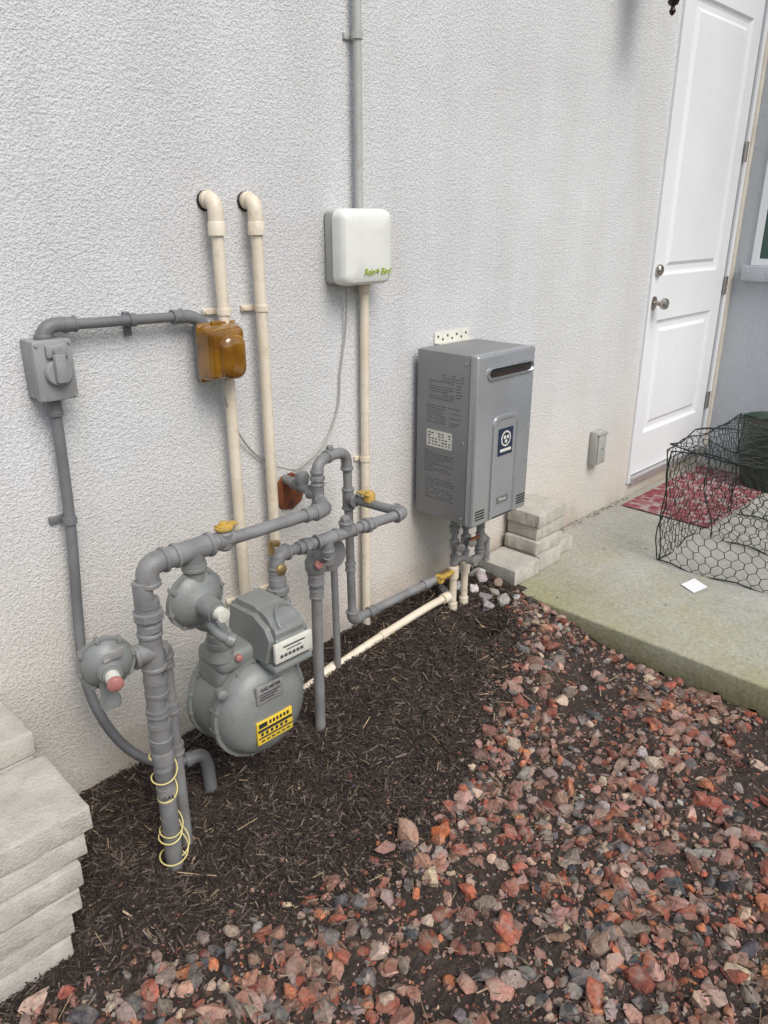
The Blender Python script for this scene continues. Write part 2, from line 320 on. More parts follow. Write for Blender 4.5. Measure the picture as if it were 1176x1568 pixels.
# ------------------------------------------------------------ gravel
def ico(sub):
    bm=bmesh.new(); bmesh.ops.create_icosphere(bm,subdivisions=sub,radius=1); bm.verts.index_update()
    v=np.array([x.co[:] for x in bm.verts]); f=np.array([[q.index for q in p.verts] for p in bm.faces]); bm.free(); return v,f
I1=ico(1); I2=ico(2)
PAL=np.array([(.27,.085,.055),(.33,.175,.13),(.065,.068,.072),(.44,.34,.25),(.44,.16,.075),(.17,.095,.068),(.26,.20,.17),(.38,.235,.185),(.145,.135,.13),(.27,.13,.095),(.34,.10,.06),(.30,.275,.25)])
PW=np.array([.14,.15,.08,.07,.05,.13,.11,.11,.06,.09,.05,.04]); PW=PW/PW.sum()
def rocks(n,rmin,rmax,tmpl,pos=None,pal=PAL,pw=PW,lift=.2,flat=.6,sparse=1.0):
    tv,tf=tmpl; m=len(tv)
    if pos is None:
        P=[]
        while len(P)<n:
            x=rng.uniform(-0.25,2.37,n*2); y=rng.uniform(-2.3,0,n*2)
            d=bound(x)-y+rng.normal(0,0.035,n*2)+0.02*np.sin(9*x)+.02*np.sin(23*x+1)
            dens=0.62+0.55*sparse*np.sin(4.2*x+2.2*np.sin(3*y)+.6)*np.sin(5.0*y+1.1*x)
            near=np.clip((1.3-x)/1.0,0,1)
            ok=(d>0)&(rng.uniform(0,1,n*2)<np.clip(dens+0.35*near,0.14,1))
            keep=(y>-1.9)|(rng.uniform(0,1,n*2)<.4)
            P+=list(zip(x[ok&keep],y[ok&keep]))
        P=np.array(P[:n])
    else: P=pos; n=len(P)
    r=rmin+(rmax-rmin)*rng.uniform(0,1,n)**1.7
    A=np.repeat(tv[None],n,0)*(1+rng.normal(0,.12,(n,m,1)))
    for k in range(8):
        nn=rng.normal(0,1,(n,1,3)); nn/=np.linalg.norm(nn,axis=2,keepdims=True); h=rng.uniform(.42,.82,(n,1,1))
        d=(A*nn).sum(2,keepdims=True); A=A-np.maximum(0,d-h)*nn
    sc=np.stack([rng.uniform(.95,1.45,n),rng.uniform(.72,1.05,n),rng.uniform(flat-.15,flat+.25,n)],1)
    A=A*sc[:,None,:]*r[:,None,None]*1.15
    a=rng.uniform(0,2*np.pi,n); t=rng.normal(0,.4,n); p=rng.normal(0,.4,n)
    def rot(A,ax,an):
        c,s=np.cos(an)[:,None],np.sin(an)[:,None]; B=A.copy(); i,j=[(1,2),(2,0),(0,1)][ax]
        B[:,:,i]=A[:,:,i]*c-A[:,:,j]*s; B[:,:,j]=A[:,:,i]*s+A[:,:,j]*c; return B
    A=rot(rot(rot(A,0,t),1,p),2,a)
    z=gb(P[:,0],P[:,1])+r*flat*lift*rng.uniform(0,2.2,n)
    A=A+np.stack([P[:,0],P[:,1],z],1)[:,None,:]
    A[:,:,0]=np.minimum(A[:,:,0],2.357+0*A[:,:,0])
    c=pal[rng.choice(len(pal),n,p=pw)]*rng.uniform(.6,1.35,(n,1))*rng.uniform(.93,1.07,(n,3))
    C=np.repeat(c[:,None,:],m,1)*rng.uniform(.85,1.15,(n,m,1))
    F=(tf[None]+(np.arange(n)*m)[:,None,None]).reshape(-1,3)
    return A.reshape(-1,3),F,C.reshape(-1,3)
sets=[rocks(2900,.0125,.0275,I2),rocks(4600,.0065,.0135,I2,lift=.25),rocks(16000,.0025,.006,I1,lift=.3,sparse=.5)]
nst=800; xx=rng.uniform(0.4,2.3,nst); yy=bound(xx)+np.abs(rng.normal(0,.10,nst)); ok=yy<-.05
sets.append(rocks(0,.002,.009,I1,pos=np.stack([xx[ok],yy[ok]],1)))
rp=np.array([(2.22,-.14),(2.30,-.10),(2.27,-.20),(2.18,-.08),(2.33,-.17),(2.24,-.26),(2.31,-.28),(2.12,-.05),(2.20,-.20),(2.33,-.06),(2.16,-.24)])
sets.append(rocks(0,.020,.034,I2,pos=rp,pal=np.array([(.44,.44,.43),(.35,.34,.33),(.27,.20,.15)]),pw=np.array([.4,.3,.3]),lift=.7))
fp=np.array([(1.14,-.77),(1.07,-.76),(1.22,-.82)])
sets.append(rocks(0,.026,.030,I2,pos=fp,pal=np.array([(.34,.18,.14),(.44,.13,.05)]),pw=np.array([.5,.5]),lift=.6))
o=0;VV=[];FF=[];CC=[]
for a,f,c in sets: VV.append(a);FF.append(f+o);CC.append(c);o+=len(a)
npmesh("gravel",np.concatenate(VV),np.concatenate(FF),M_stone,np.concatenate(CC))
# ------------------------------------------------------------ mulch chips
def chips(n,inmulch=True,lmin=.008,lmax=.04,pal=None,pw=None,wid=(.0012,.0035),rect=None):
    if rect:
        x=rng.uniform(rect[0],rect[1],n); y=rng.uniform(rect[2],rect[3],n)
    else:
        x=rng.uniform(0.1,2.36,n*3); y=rng.uniform(-1.7,-.0,n*3)
        d=y-bound(x)+rng.normal(0,.06,n*3)
        ok=(d>0) if inmulch else (d<0.05); x=x[ok][:n];y=y[ok][:n]
    n=len(x)
    L=lmin+(lmax-lmin)*rng.uniform(0,1,n)**2.2; W=rng.uniform(*wid,n)*(0.6+L/.03); T=rng.uniform(.0006,.0016,n)
    cube=np.array([(a,b,c) for a in(-.5,.5) for b in(-.5,.5) for c in(-.5,.5)])
    A=np.repeat(cube[None],n,0)*np.stack([L,W,T],1)[:,None,:]
    A[:,:,1]*=rng.uniform(.35,1,(n,8)); A[:,:,0]*=rng.uniform(.8,1.1,(n,8))
    pt=rng.normal(0,.30 if not rect else .08,n); rl=rng.normal(0,.6 if not rect else .1,n); a=rng.uniform(0,2*np.pi,n)
    def rot(A,ax,an):
        c,s=np.cos(an)[:,None],np.sin(an)[:,None]; B=A.copy(); i,j=[(1,2),(2,0),(0,1)][ax]
        B[:,:,i]=A[:,:,i]*c-A[:,:,j]*s; B[:,:,j]=A[:,:,i]*s+A[:,:,j]*c; return B
    A=rot(rot(rot(A,0,rl),1,pt),2,a)
    z=gb(x,y)+rng.uniform(.0005,.009,n)+(0.012 if not inmulch else 0)
    if rect: z=np.full(n,.0925)
    A=A+np.stack([x,y,z],1)[:,None,:]
    q=np.array([(0,1,3,2),(4,6,7,5),(0,4,5,1),(2,3,7,6),(0,2,6,4),(1,5,7,3)])
    c=pal[rng.choice(len(pal),n,p=pw)]*rng.uniform(.7,1.3,(n,1))
    return A.reshape(-1,3),(q[None]+(np.arange(n)*8)[:,None,None]).reshape(-1,4),np.repeat(c[:,None,:],8,1).reshape(-1,3)
MP=np.array([(.036,.027,.022),(.058,.044,.036),(.095,.075,.062),(.165,.132,.108),(.32,.25,.16)])
cs=[chips(32000,True,pal=MP,pw=[.34,.32,.20,.12,.02]),chips(2200,True,.025,.055,pal=MP,pw=[.3,.3,.2,.15,.05],wid=(.002,.0045)),
    chips(3400,False,.006,.035,pal=MP,pw=[.2,.25,.25,.2,.1]),chips(80,True,.04,.10,pal=np.array([(.33,.25,.15)]),pw=[1.],wid=(.0006,.0012)),chips(50,False,.04,.09,pal=np.array([(.33,.25,.15)]),pw=[1.],wid=(.0006,.0014)),
    chips(260,True,.003,.016,pal=MP,pw=[.3,.3,.2,.15,.05],rect=(2.4,3.7,-.035,-.004)),chips(90,True,.003,.018,pal=MP,pw=[.3,.3,.2,.15,.05],rect=(2.38,4.3,-1.6,-.03))]
o=0;VV=[];FF=[];CC=[]
for a,f,c in cs: VV.append(a);FF.append(f+o);CC.append(c);o+=len(a)
npmesh("mulch",np.concatenate(VV),np.concatenate(FF),M_chip,np.concatenate(CC))
# ------------------------------------------------------------ house
H=E("stucco_house"); WT=5.2; XJ=4.70
mb=MB()
mb.box((-6,0,-.5),(3.70,.2,WT)); mb.box((3.70,0,2.62),(XJ,.2,WT)); mb.box((3.70,.0,-.5),(XJ,.2,.165))
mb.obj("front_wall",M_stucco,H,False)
mb=MB(); XW=XJ
mb.box((XW,-.11,-.5),(XW+.2,.2,WT)); mb.box((XW,-1.1,-.5),(XW+.2,-.11,1.17)); mb.box((XW,-1.1,2.5),(XW+.2,-.11,WT)); mb.box((XW,-2.2,-.5),(XW+.2,-1.1,WT))
mb.obj("side_wall",M_stucco_shade,H,False)
mb=MB(); mb.box((-6.3,-.25,WT),(XJ+.3,.6,WT+.15)); mb.box((XJ-.2,-2.4,WT),(XJ+.6,-.25,WT+.15)); mb.obj("eave",M_door,H,False)
mb=MB(); mb.box((-6.2,-.2,WT+.15),(XJ+5,5,WT+.25)); mb.box((-6,.2,-.5),(-5.8,5,WT)); mb.obj("roof",M_bronze,H,False)
mb=MB(); y0,y1,z0,z1=-1.1,-.11,1.17,2.5
mb.box((XW-.012,y0,z0+.085),(XW+.06,y0+.04,z1)); mb.box((XW-.012,y1-.032,z0+.085),(XW+.06,y1,z1)); mb.box((XW-.012,y0+.04,z1-.05),(XW+.06,y1-.032,z1)); mb.box((XW-.012,y0+.04,z0+.085),(XW+.06,y1-.032,z0+.12))
mb.box((XW+.002,y0+.04,1.80),(XW+.05,y1-.032,1.84)); mb.obj("window_frame",M_door,H)
mb=MB(); mb.box((XW+.015,y0+.04,z0+.12),(XW+.025,y1-.032,z1-.05)); mb.obj("window_glass",M_glass,H)
mb=MB(); mb.box((XW-.045,y0-.04,z0),(XW+.1,y1+.035,z0+.083),.006); mb.obj("window_sill",M_stucco_shade,H)
mb=MB()
dx0,dx1,dz0,dz1=3.725,4.615,.20,2.56
mb.box((3.70,-.012,.165),(3.722,.12,2.62)); mb.box((4.625,-.012,.165),(4.66,.12,2.62)); mb.box((3.722,-.012,2.565),(4.625,.12,2.62))
mb.obj("door_frame",M_door,H)
mb=MB(); mb.box((4.66,-.02,.165),(4.70,.12,2.62)); mb.obj("door_caulk_trim",M_cream,H)
mb=MB(); mb.box((3.722,-.03,.165),(4.625,.12,.196)); mb.obj("door_sill",M_silver,H)
mb=MB()
def panel(mb,x0,x1,z0,z1,yf):
    rings=[(0,0),(.012,.010),(.022,.013),(.045,.013),(.062,.002)]
    vs=[];fs=[]
    for ins,dep in rings:
        vs+=[(x0+ins,yf+dep,z0+ins),(x1-ins,yf+dep,z0+ins),(x1-ins,yf+dep,z1-ins),(x0+ins,yf+dep,z1-ins)]
    for i in range(len(rings)-1):
        for k in range(4): fs.append((i*4+k,i*4+(k+1)%4,(i+1)*4+(k+1)%4,(i+1)*4+k))
    e=(len(rings)-1)*4; fs.append((e,e+1,e+2,e+3)); mb.add(vs,fs)
yf=0.002; px0,px1=3.835,4.505
zs=[(dz0,.42),(1.015,1.235),(2.44,dz1)]
def quad(mb,x0,x1,z0,z1): mb.add([(x0,yf,z0),(x1,yf,z0),(x1,yf,z1),(x0,yf,z1)],[(0,1,2,3)])
quad(mb,dx0,px0,dz0,dz1); quad(mb,px1,dx1,dz0,dz1)
for a,b_ in zs: quad(mb,px0,px1,a,b_)
panel(mb,px0,px1,.42,1.015,yf); panel(mb,px0,px1,1.235,2.44,yf)
mb.obj("door_leaf",M_door,H,False)
mb=MB(); mb.box((3.70,.05,.165),(4.66,.06,2.62)); mb.obj("door_core",M_dark,H,False)
mb=MB()
for z in (1.839,1.143,.478):
    mb.cyl((4.618,-.012,z-.05),(4.618,-.012,z+.05),.007,10); mb.box((4.619,-.0145,z-.05),(4.645,-.0125,z+.05))
mb.obj("door_hinges",M_knob,H)
mb=MB()
mb.lathe((3.772,.002,1.105),(0,-1,0),[(0,.033),(.006,.033),(.010,.02),(.012,.012),(.035,.011),(.042,.020),(.050,.027),(.062,.029),(.072,.024),(.077,.012),(.078,.001)],24)
mb.lathe((3.778,.002,1.262),(0,-1,0),[(0,.028),(.012,.029),(.02,.024),(.024,.018),(.026,.001)],24)
mb.obj("door_knob",M_knob,H)
LN=E("wall_lantern"); mb=MB(); lx,ly,lz=3.21,-.2,2.225
mb.lathe((lx,ly,lz),(0,0,1),[(0,.001),(.006,.008),(.016,.013),(.026,.008),(.032,.007),(.038,.018),(.05,.022),(.058,.012),(.07,.012),(.09,.045),(.11,.06),(.115,.06),(.12,.05)],20)
for k in range(6):
    a=k*math.pi/3; mb.cyl((lx+.05*math.cos(a),ly+.05*math.sin(a),lz+.115),(lx+.075*math.cos(a),ly+.075*math.sin(a),lz+.36),.004,8)
mb.lathe((lx,ly,lz+.355),(0,0,1),[(0,.085),(.01,.09),(.03,.06),(.08,.025),(.1,.012),(.13,.001)],20)
mb.tube(smoothpath([(lx,ly,lz+.46),(lx,ly+.05,lz+.52),(lx,ly+.13,lz+.50),(lx,ly+.195,lz+.42)]),.008,10)
mb.lathe((lx,-.001,lz+.40),(0,-1,0),[(0,.05),(.01,.05),(.02,.03),(.025,.001)],20); mb.obj("lantern_body",M_bronze,LN)
mb=MB(); mb.lathe((lx,ly,lz+.12),(0,0,1),[(0,.045),(.235,.068)],20); mb.obj("lantern_glass",M_white,LN)
mb=MB(); mb.box((2.36,-4.0,-.25),(XJ-.003,-.003,.09),.009,3); mb.obj("concrete_patio",M_slab,None,True)
O=E("outlet_box"); mb=MB(); mb.box((3.262,-.045,.372),(3.345,-.001,.54),.008); mb.box((3.268,-.052,.378),(3.339,-.045,.534),.004); mb.obj("cover",M_ctrlb,O)
mb=MB(); mb.cyl((3.304,-.056,.456),(3.304,-.05,.456),.006,10); mb.box((3.262,-.056,.525),(3.345,-.046,.532),.002); mb.obj("screw",M_silver,O)
# ------------------------------------------------------------ vertical pvc pipes
def pvc(name,x,xw,zt):
    P=E(name); mb=MB(); y=-.042; r=.0160
    mb.tube([(x,y,zt-.04),(x+.004,y,1.0),(x+.008,y,.0)],r,20); mb.obj("pipe",M_pvc,P)
    mb=MB(); mb.tube(fil([(x,0.0,zt),(x,y,zt),(x,y,zt-.07)],.03,8),r*1.28,20)
    mb.lathe((x,y,zt-.085),(0,0,1),[(0,r*1.3),(0,r*1.42),(.03,r*1.42),(.034,r*1.28)],20)
    mb.lathe((x,-.006,zt),(0,-1,0),[(0,r*1.42),(.012,r*1.42),(.014,r*1.28)],20); mb.obj("elbow",M_pvc,P)
    mb=MB(); mb.lathe((x-.002,-.0005,zt-.002),(0,-1,0),[(0,r*1.60),(.003,r*1.60),(.004,r*1.5)],11); mb.obj("wall_hole",M_dark,P)
    mb=MB()
    for z in (1.262,.40):
        mb.lathe((x+.004,y,z),(0,0,1),[(0,r*1.05),(0,r*1.25),(.016,r*1.25),(.016,r*1.05)],20); mb.box((x-.04,-.012,z),(x+.045,-.001,z+.016),.002)
        mb.lathe((x-.033,-.012,z+.008),(0,-1,0),[(0,.006),(.004,.005)],8)
    mb.obj("strap",M_pvc,P)
pvc("pvc_pipe",1.186,0,1.545); pvc("pvc_pipe",1.310,0,1.545)
P=E("wall_conduit"); mb=MB(); mb.tube([(1.701,-.028,5.1),(1.702,-.028,3.0),(1.703,-.028,1.50)],.0125,16)
for z in (1.975,3.2):
    mb.lathe((1.702,-.028,z-.009),(0,0,1),[(0,.013),(0,.0165),(.018,.0165),(.018,.013)],16); mb.box((1.672,-.008,z-.009),(1.730,-.001,z+.009),.002); mb.lathe((1.73,-.008,z),(0,-1,0),[(0,.006),(.004,.004)],8)
mb.obj("upper_run",M_ppipe,P)
mb=MB(); mb.tube([(1.722,-.028,1.34),(1.720,-.028,.7),(1.718,-.028,.0)],.0145,16)
for z in (.746,):
    mb.lathe((1.720,-.028,z-.008),(0,0,1),[(0,.0145),(0,.0185),(.016,.0185),(.016,.0145)],16); mb.box((1.69,-.010,z-.008),(1.755,-.001,z+.008),.002)
mb.lathe((1.722,-.028,1.285),(0,0,1),[(0,.0145),(0,.019),(.035,.019)],16)
mb.obj("lower_run",M_pvc,P)
# ------------------------------------------------------------ irrigation controller
P=E("irrigation_controller")
mb=MB(); mb.box((1.583,-.058,1.318),(1.772,-.001,1.522),.01,3)
for z in (1.36,1.47): mb.box((1.577,-.066,z-.018),(1.59,-.04,z+.018),.003)
mb.obj("back_box",M_ctrlb,P)
def rr(w,h,r,n=7):
    r=min(r,w/2-.0005,h/2-.0005); o=[]
    for cx,cz,a0 in ((w/2-r,h/2-r,0),(-w/2+r,h/2-r,90),(-w/2+r,-h/2+r,180),(w/2-r,-h/2+r,270)):
        for k in range(n+1):
            a=math.radians(a0+90*k/n); o.append((cx+r*math.cos(a),cz+r*math.sin(a)))
    return o
def shell(mb,cx,cz,w,h,r,layers):
    vs=[];n=None
    for y,ins in layers:
        o=rr(w-2*ins,h-2*ins,max(r-ins*.6,.004)); n=len(o); vs+=[(cx+a,y,cz+c) for a,c in o]
    fs=[]
    for i in range(len(layers)-1):
        for k in range(n): fs.append((i*n+k,i*n+(k+1)%n,(i+1)*n+(k+1)%n,(i+1)*n+k))
    fs.append(tuple(range(n))); fs.append(tuple((len(layers)-1)*n+k for k in range(n)))
    mb.add(vs,fs)
mb=MB(); shell(mb,1.676,1.421,.205,.212,.028,[(-.050,0),(-.078,-.001),(-.09,.003),(-.097,.009),(-.101,.018),(-.104,.034),(-.1055,.06)]); mb.obj("cover",M_ctrl,P,True,25)
text("Rain",.026,M_green,P,(1.670,-.1065,1.352),RF,bold=.0002,shear=.2); text("Bird",.026,M_green,P,(1.738,-.1060,1.352),RF,bold=.0002,shear=.2)
mb=MB()
for k in range(5):
    a=k*2*math.pi/5+.3; mb.box((1.7035,-.108,1.3525),(1.7035+.007,-.105,1.3543),M=Matrix.Translation((1.7035,0,1.3535))@Matrix.Rotation(a,4,'Y')@Matrix.Translation((-1.7035,0,-1.3535)))
mb.obj("emblem",M_green,P)
# ------------------------------------------------------------ disconnect + conduit
P=E("electrical_disconnect_box"); mb=MB()
mb.box((.668,-.055,1.118),(.752,-.001,1.248),.003); mb.box((.664,-.078,1.114),(.754,-.055,1.250),.006)
mb.box((.690,-.088,1.212),(.738,-.078,1.240),.003)
mb.lathe((.712,-.078,1.178),(0,-1,0),[(0,.030),(.010,.030),(.014,.027),(.015,.001)],28)
mb.box((.699,-.106,1.156),(.725,-.088,1.222),.006); mb.cyl((.712,-.088,1.226),(.712,-.104,1.226),.010,14)
mb.obj("box",M_box,P)
mb=MB()
for x,z in ((.672,1.122),(.746,1.122),(.672,1.242),(.746,1.242)): mb.cyl((x,-.0775,z),(x,-.082,z),.004,8)
mb.obj("screws",M_silver,P)
P=E("electrical_conduit"); mb=MB()
top=fil([(.708,-.036,1.24),(.716,-.036,1.277),(.80,-.036,1.273),(1.06,-.036,1.268),(1.115,-.036,1.262),(1.142,-.03,1.225)],.03,6)
mb.tube(top,.0125,16)
mb.tube(fil([(.707,-.036,1.25),(.716,-.036,1.277),(.765,-.036,1.275)],.03,6),.017,16); mb.coupling((.772,-.036,1.2745),(1,0,0),.0145,.03); mb.collar((.708,-.036,1.252),(0,0,1),.0150,.012)
mb.tube(fil([(1.062,-.036,1.268),(1.108,-.036,1.264),(1.138,-.03,1.228)],.03,6),.017,16); mb.coupling((1.052,-.036,1.268),(1,0,0),.0145,.03)
low=smoothpath([(.709,-.036,1.118),(.709,-.036,1.0),(.704,-.036,.81),(.694,-.036,.66),(.683,-.042,.55),(.664,-.075,.40),(.674,-.115,.29),(.712,-.155,.195),(.764,-.20,.145),(.815,-.235,.137),(.862,-.25,.142)],8)
mb.tube(low,.0130,16); mb.coupling((.709,-.036,1.095),(0,0,1),.0145,.045)
mb.tube(fil([(.835,-.245,.138),(.872,-.252,.142),(.885,-.254,.10),(.888,-.256,-.02)],.03,6),.0180,16); mb.collar((.836,-.243,.137),(1,-.3,0),.0150,.016)
for x,z,ax in ((.9270,1.2705,'h'),(.7035,.812,'v')):
    if ax=='h': mb.lathe((x-.008,-.036,z),(1,0,0),[(0,.0125),(0,.0165),(.016,.0165),(.016,.0125)],16); mb.box((x-.008,-.016,z-.040),(x+.008,-.001,z+.018),.002)
    else: mb.lathe((x,-.036,z-.008),(0,0,1),[(0,.013),(0,.017),(.016,.017),(.016,.013)],16); mb.box((x-.038,-.012,z-.008),(x+.02,-.001,z+.008),.002)
mb.obj("run",M_cond,P)
P=E("weatherproof_outlet_cover"); mb=MB(); mb.box((1.112,-.052,1.095),(1.218,-.001,1.238),.004); mb.obj("back_box",M_box,P)
mb=MB(); shell(mb,1.150,1.172,.118,.142,.016,[(-.053,0),(-.085,.002),(-.106,.008),(-.114,.014),(-.116,.026)])
shell(mb,1.157,1.164,.078,.118,.030,[(-.112,0),(-.122,.002),(-.130,.008),(-.134,.016),(-.135,.026)])
mb.box((1.135,-.065,1.240),(1.165,-.053,1.252),.003); mb.box((1.094,-.057,1.096),(1.212,-.051,1.248),.002)
mb.obj("amber_cover",M_amber,P,True,30)
P=E("low_voltage_cable"); mb=MB()
mb.tube(smoothpath([(1.150,-.085,1.102),(1.152,-.07,1.06),(1.195,-.03,.985),(1.235,-.02,.91),(1.279,-.012,.856),(1.33,-.02,.81),(1.36,-.07,.80),(1.40,-.05,.783),(1.450,-.02,.778),(1.51,-.012,.80),(1.561,-.012,.839),(1.600,-.010,.895),(1.622,-.010,.955),(1.63,-.010,1.04),(1.65,-.012,1.148),(1.652,-.02,1.25),(1.640,-.03,1.33)],8),.0030,8)
mb.obj("cable",M_cable,P)
# ------------------------------------------------------------ gas piping
G=E("gas_piping"); mb=MB(); fit=MB(); rx,ry=.684,-.41; R1=.0212
mb.cyl((rx-.006,ry,-.08),(rx,ry,.78),R1,24)
hz=.814; RH=.0150
fit.elbow((.698,ry,hz),(0,0,-1),(1,0,0),.0215,.042)
fit.union((.690,ry,.700),(0,0,1),R1)
fit.tee((.688,ry,.612),(0,0,1),(-1,0,0),R1); fit.coupling((.687,ry,.52),(0,0,1),R1,.045); fit.coupling((.684,ry,.40),(0,0,1),R1,.055); fit.coupling((.684,ry,.455),(0,0,1),R1,.02)
fit.lathe((.682,ry,.315),(0,0,1),[(0,R1*1.1),(0,R1*1.2),(.03,R1*1.25),(.035,R1*1.1),(.05,R1*1.2),(.06,R1*1.2)],22)
mb.cyl((.738,-.37,-.02),(.738,-.37,.56),.0150,20); fit.coupling((.738,-.37,.55),(0,0,1),.0155,.04); fit.coupling((.738,-.37,.42),(0,0,1),.0155,.03); fit.coupling((.738,-.37,.30),(0,0,1),.0155,.03)
fit.elbow((.738,-.37,.585),(0,0,-1),(-.8,-.6,0),.0155,.025)
mb.cyl((.70,ry,hz),(1.19,ry,hz-.010),RH,22)
fit.tee((.812,ry,hz),(1,0,0),(0,0,-1),.0215); fit.cyl((.74,ry,hz),(.79,ry,hz),.0215,20); fit.coupling((.755,ry,hz),(1,0,0),.0205,.03); fit.coupling((.868,ry,hz),(1,0,0),.017,.025)
fit.lathe((.897,ry,hz-.026),(0,0,1),[(0,.012),(.006,.018),(.042,.021),(.048,.016),(.054,.016)],20); fit.cyl((.876,ry,hz),(.918,ry,hz),.020,18)
fit.coupling((1.15,ry,hz-.009),(1,0,0),RH,.03)
p0=V((1.20,ry,hz-.010)); p1=V((1.372,-.185,.745)); dd=(p1-p0).normalized()
fit.elbow(p0,(-1,0,0),dd,.0165,.03); mb.cyl(p0,p1,.0140,20); fit.coupling(p0.lerp(p1,.5),dd,.0140,.03)
zc=.745; rg=.0140
fit.tee((1.372,-.185,zc),(0,0,1),(0,1,0),.0160); mb.cyl((1.372,-.185,zc),(1.395,.0,zc),.0150,20); fit.coupling((1.388,-.07,zc),(.1,1,0),.0155,.035)
fit.lathe((1.385,-.10,zc+.01),(0,0,1),[(0,.018),(.025,.022),(.036,.016),(.040,.001)],16)
mb.cyl((1.372,-.185,.70),(1.372,-.185,.80),rg,20); fit.union((1.372,-.185,.795),(0,0,1),rg)
fit.tube(fil([(1.372,-.185,.80),(1.372,-.182,.838),(1.44,-.165,.848),(1.515,-.155,.838),(1.520,-.152,.78)],.04,8),.0170,18)
fit.collar((1.520,-.152,.785),(0,0,1),.0155,.010); fit.collar((1.372,-.185,.815),(0,0,1),.0155,.010); fit.collar((1.425,-.170,.846),(1,.2,.1),.0155,.010); fit.hexn((1.44,-.165,.860),(0,0,1),.011,.016)
mb.cyl((1.521,-.152,.79),(1.530,-.155,.26),rg,20); fit.tee((1.523,-.152,.685),(0,0,1),(0,-1,0),.0155); fit.coupling((1.527,-.153,.45),(0,0,1),rg,.03)
zl=.684; rl=.0145
fit.elbow((1.555,-.36,zl),(-1,0,0),(0,1,0),.0165); mb.cyl((1.13,-.335,zl),(1.555,-.36,zl),rl,20); mb.cyl((1.555,-.36,zl),(1.530,-.155,zl),rl,20)
fit.tee((1.262,-.345,zl),(1,-.05,0),(0,0,-1),.0165); fit.union((1.41,-.352,zl),(1,-.05,0),.0145); fit.union((1.19,-.34,zl),(1,-.05,0),.0148); fit.tee((1.33,-.348,zl),(1,-.05,0),(0,0,1),.0150); fit.hexn((1.33,-.348,zl+.030),(0,0,1),.015,.018)
fit.elbow((1.098,-.333,zl),(1,0,0),(0,0,-1),.0175,.034); mb.cyl((1.098,-.333,.55),(1.098,-.333,zl),.0175,20); fit.union((1.098,-.333,.585),(0,0,1),.0185); fit.coupling((1.098,-.333,.63),(0,0,1),.0185,.03)
mb.cyl((1.262,-.29,-.03),(1.266,-.29,.54),.0160,20); fit.coupling((1.266,-.29,.545),(0,0,1),.0195,.035); fit.coupling((1.266,-.29,.50),(0,0,1),.017,.03)
fit.lathe((1.266,-.29,.555),(0,0,1),[(0,.02),(.02,.030),(.045,.031),(.06,.024),(.07,.02)],20)
fit.cyl((1.266,-.29,.60),(1.262,-.345,.64),.019,16); fit.cyl((1.262,-.345,.64),(1.262,-.345,.67),.019,16)
fit.lathe((1.32,-.275,.60),(.55,.83,.0),[(-.045,.018),(-.03,.024),(-.012,.03),(-.008,.054),(.0,.057),(.012,.057),(.016,.051),(.03,.041),(.04,.03),(.043,.001)],30)
fit.cyl((1.27,-.29,.60),(1.33,-.27,.60),.018,16)
mb.cyl((1.478,-.135,.06),(1.470,-.135,.56),.0115,14); fit.elbow((1.470,-.135,.575),(0,0,-1),(-.9,-.5,0),.0125); mb.cyl((1.470,-.135,.575),(1.33,-.21,.585),.0115,14)
fit.elbow((1.530,-.155,.252),(0,0,1),(1,0,0),.0165); mb.cyl((1.53,-.155,.252),(2.21,-.150,.256),.0145,20); fit.coupling((1.62,-.155,.2525),(1,0,0),.0150,.03)
fit.union((2.135,-.15,.256),(1,0,0),.0150); fit.coupling((1.90,-.152,.254),(1,0,0),.015,.03)
fit.elbow((2.22,-.15,.256),(-1,0,0),(0,0,1),.0155); mb.cyl((2.22,-.15,.256),(2.22,-.15,.50),.0135,18); fit.tee((2.22,-.15,.33),(0,0,1),(1,0,0),.0145); fit.union((2.22,-.15,.42),(0,0,1),.0135); fit.coupling((2.22,-.15,.375),(0,0,1),.0135,.03)
mb.cyl((2.262,-.15,.33),(2.262,-.15,.24),.013,14); fit.coupling((2.262,-.15,.25),(0,0,1),.013,.03)
mb.obj("pipes",M_pipe,G); fit.obj("fittings",M_pipe,G)
mb=MB(); mb.box((.880,ry-.012,hz+.030),(.930,ry+.012,hz+.036),.002); mb.lathe((.897,ry,hz+.026),(0,0,1),[(0,.022),(.005,.022),(.008,.012),(.016,.010),(.018,.001)],16)
mb.box((1.520,-.245,zl+.028),(1.546,-.19,zl+.034),.003); mb.lathe((1.540,-.230,zl+.008),(0,0,1),[(0,.018),(.022,.018),(.032,.011),(.035,.001)],14)
mb.box((1.95,-.185,.262),(2.03,-.165,.274),.004); mb.lathe((1.965,-.152,.255),(0,-1,0),[(0,.018),(.02,.018),(.026,.012)],14)
mb.obj("valve_handles",M_yel,G)
mb=MB(); mb.cyl((1.98,-.152,.254),(2.035,-.152,.254),.0185,8); mb.lathe((1.098,-.333,.650),(0,-1,0),[(-.02,.016),(.022,.016),(.026,.01)],12); mb.cyl((1.075,-.345,.70),(1.075,-.345,.735),.009,8); mb.lathe((1.082,-.355,.724),(0,0,1),[(0,.012),(.010,.012),(.012,.005)],8)
mb.obj("brass_fittings",M_brass,G)
mb=MB(); mb.hexn((1.252,-.318,.605),(-.3,-.9,.1),.014,.012); mb.obj("red_cap",M_red,G)
mb=MB(); mb.lathe((1.41,-.001,.70),(0,-1,0),[(0,.062),(.006,.06),(.008,.05),(.008,.02)],9,.3); mb.box((1.385,-.012,.655),(1.415,-.006,.745),.002); mb.obj("rusted_escutcheon",M_rust,G)
mb=MB(); pts=[]
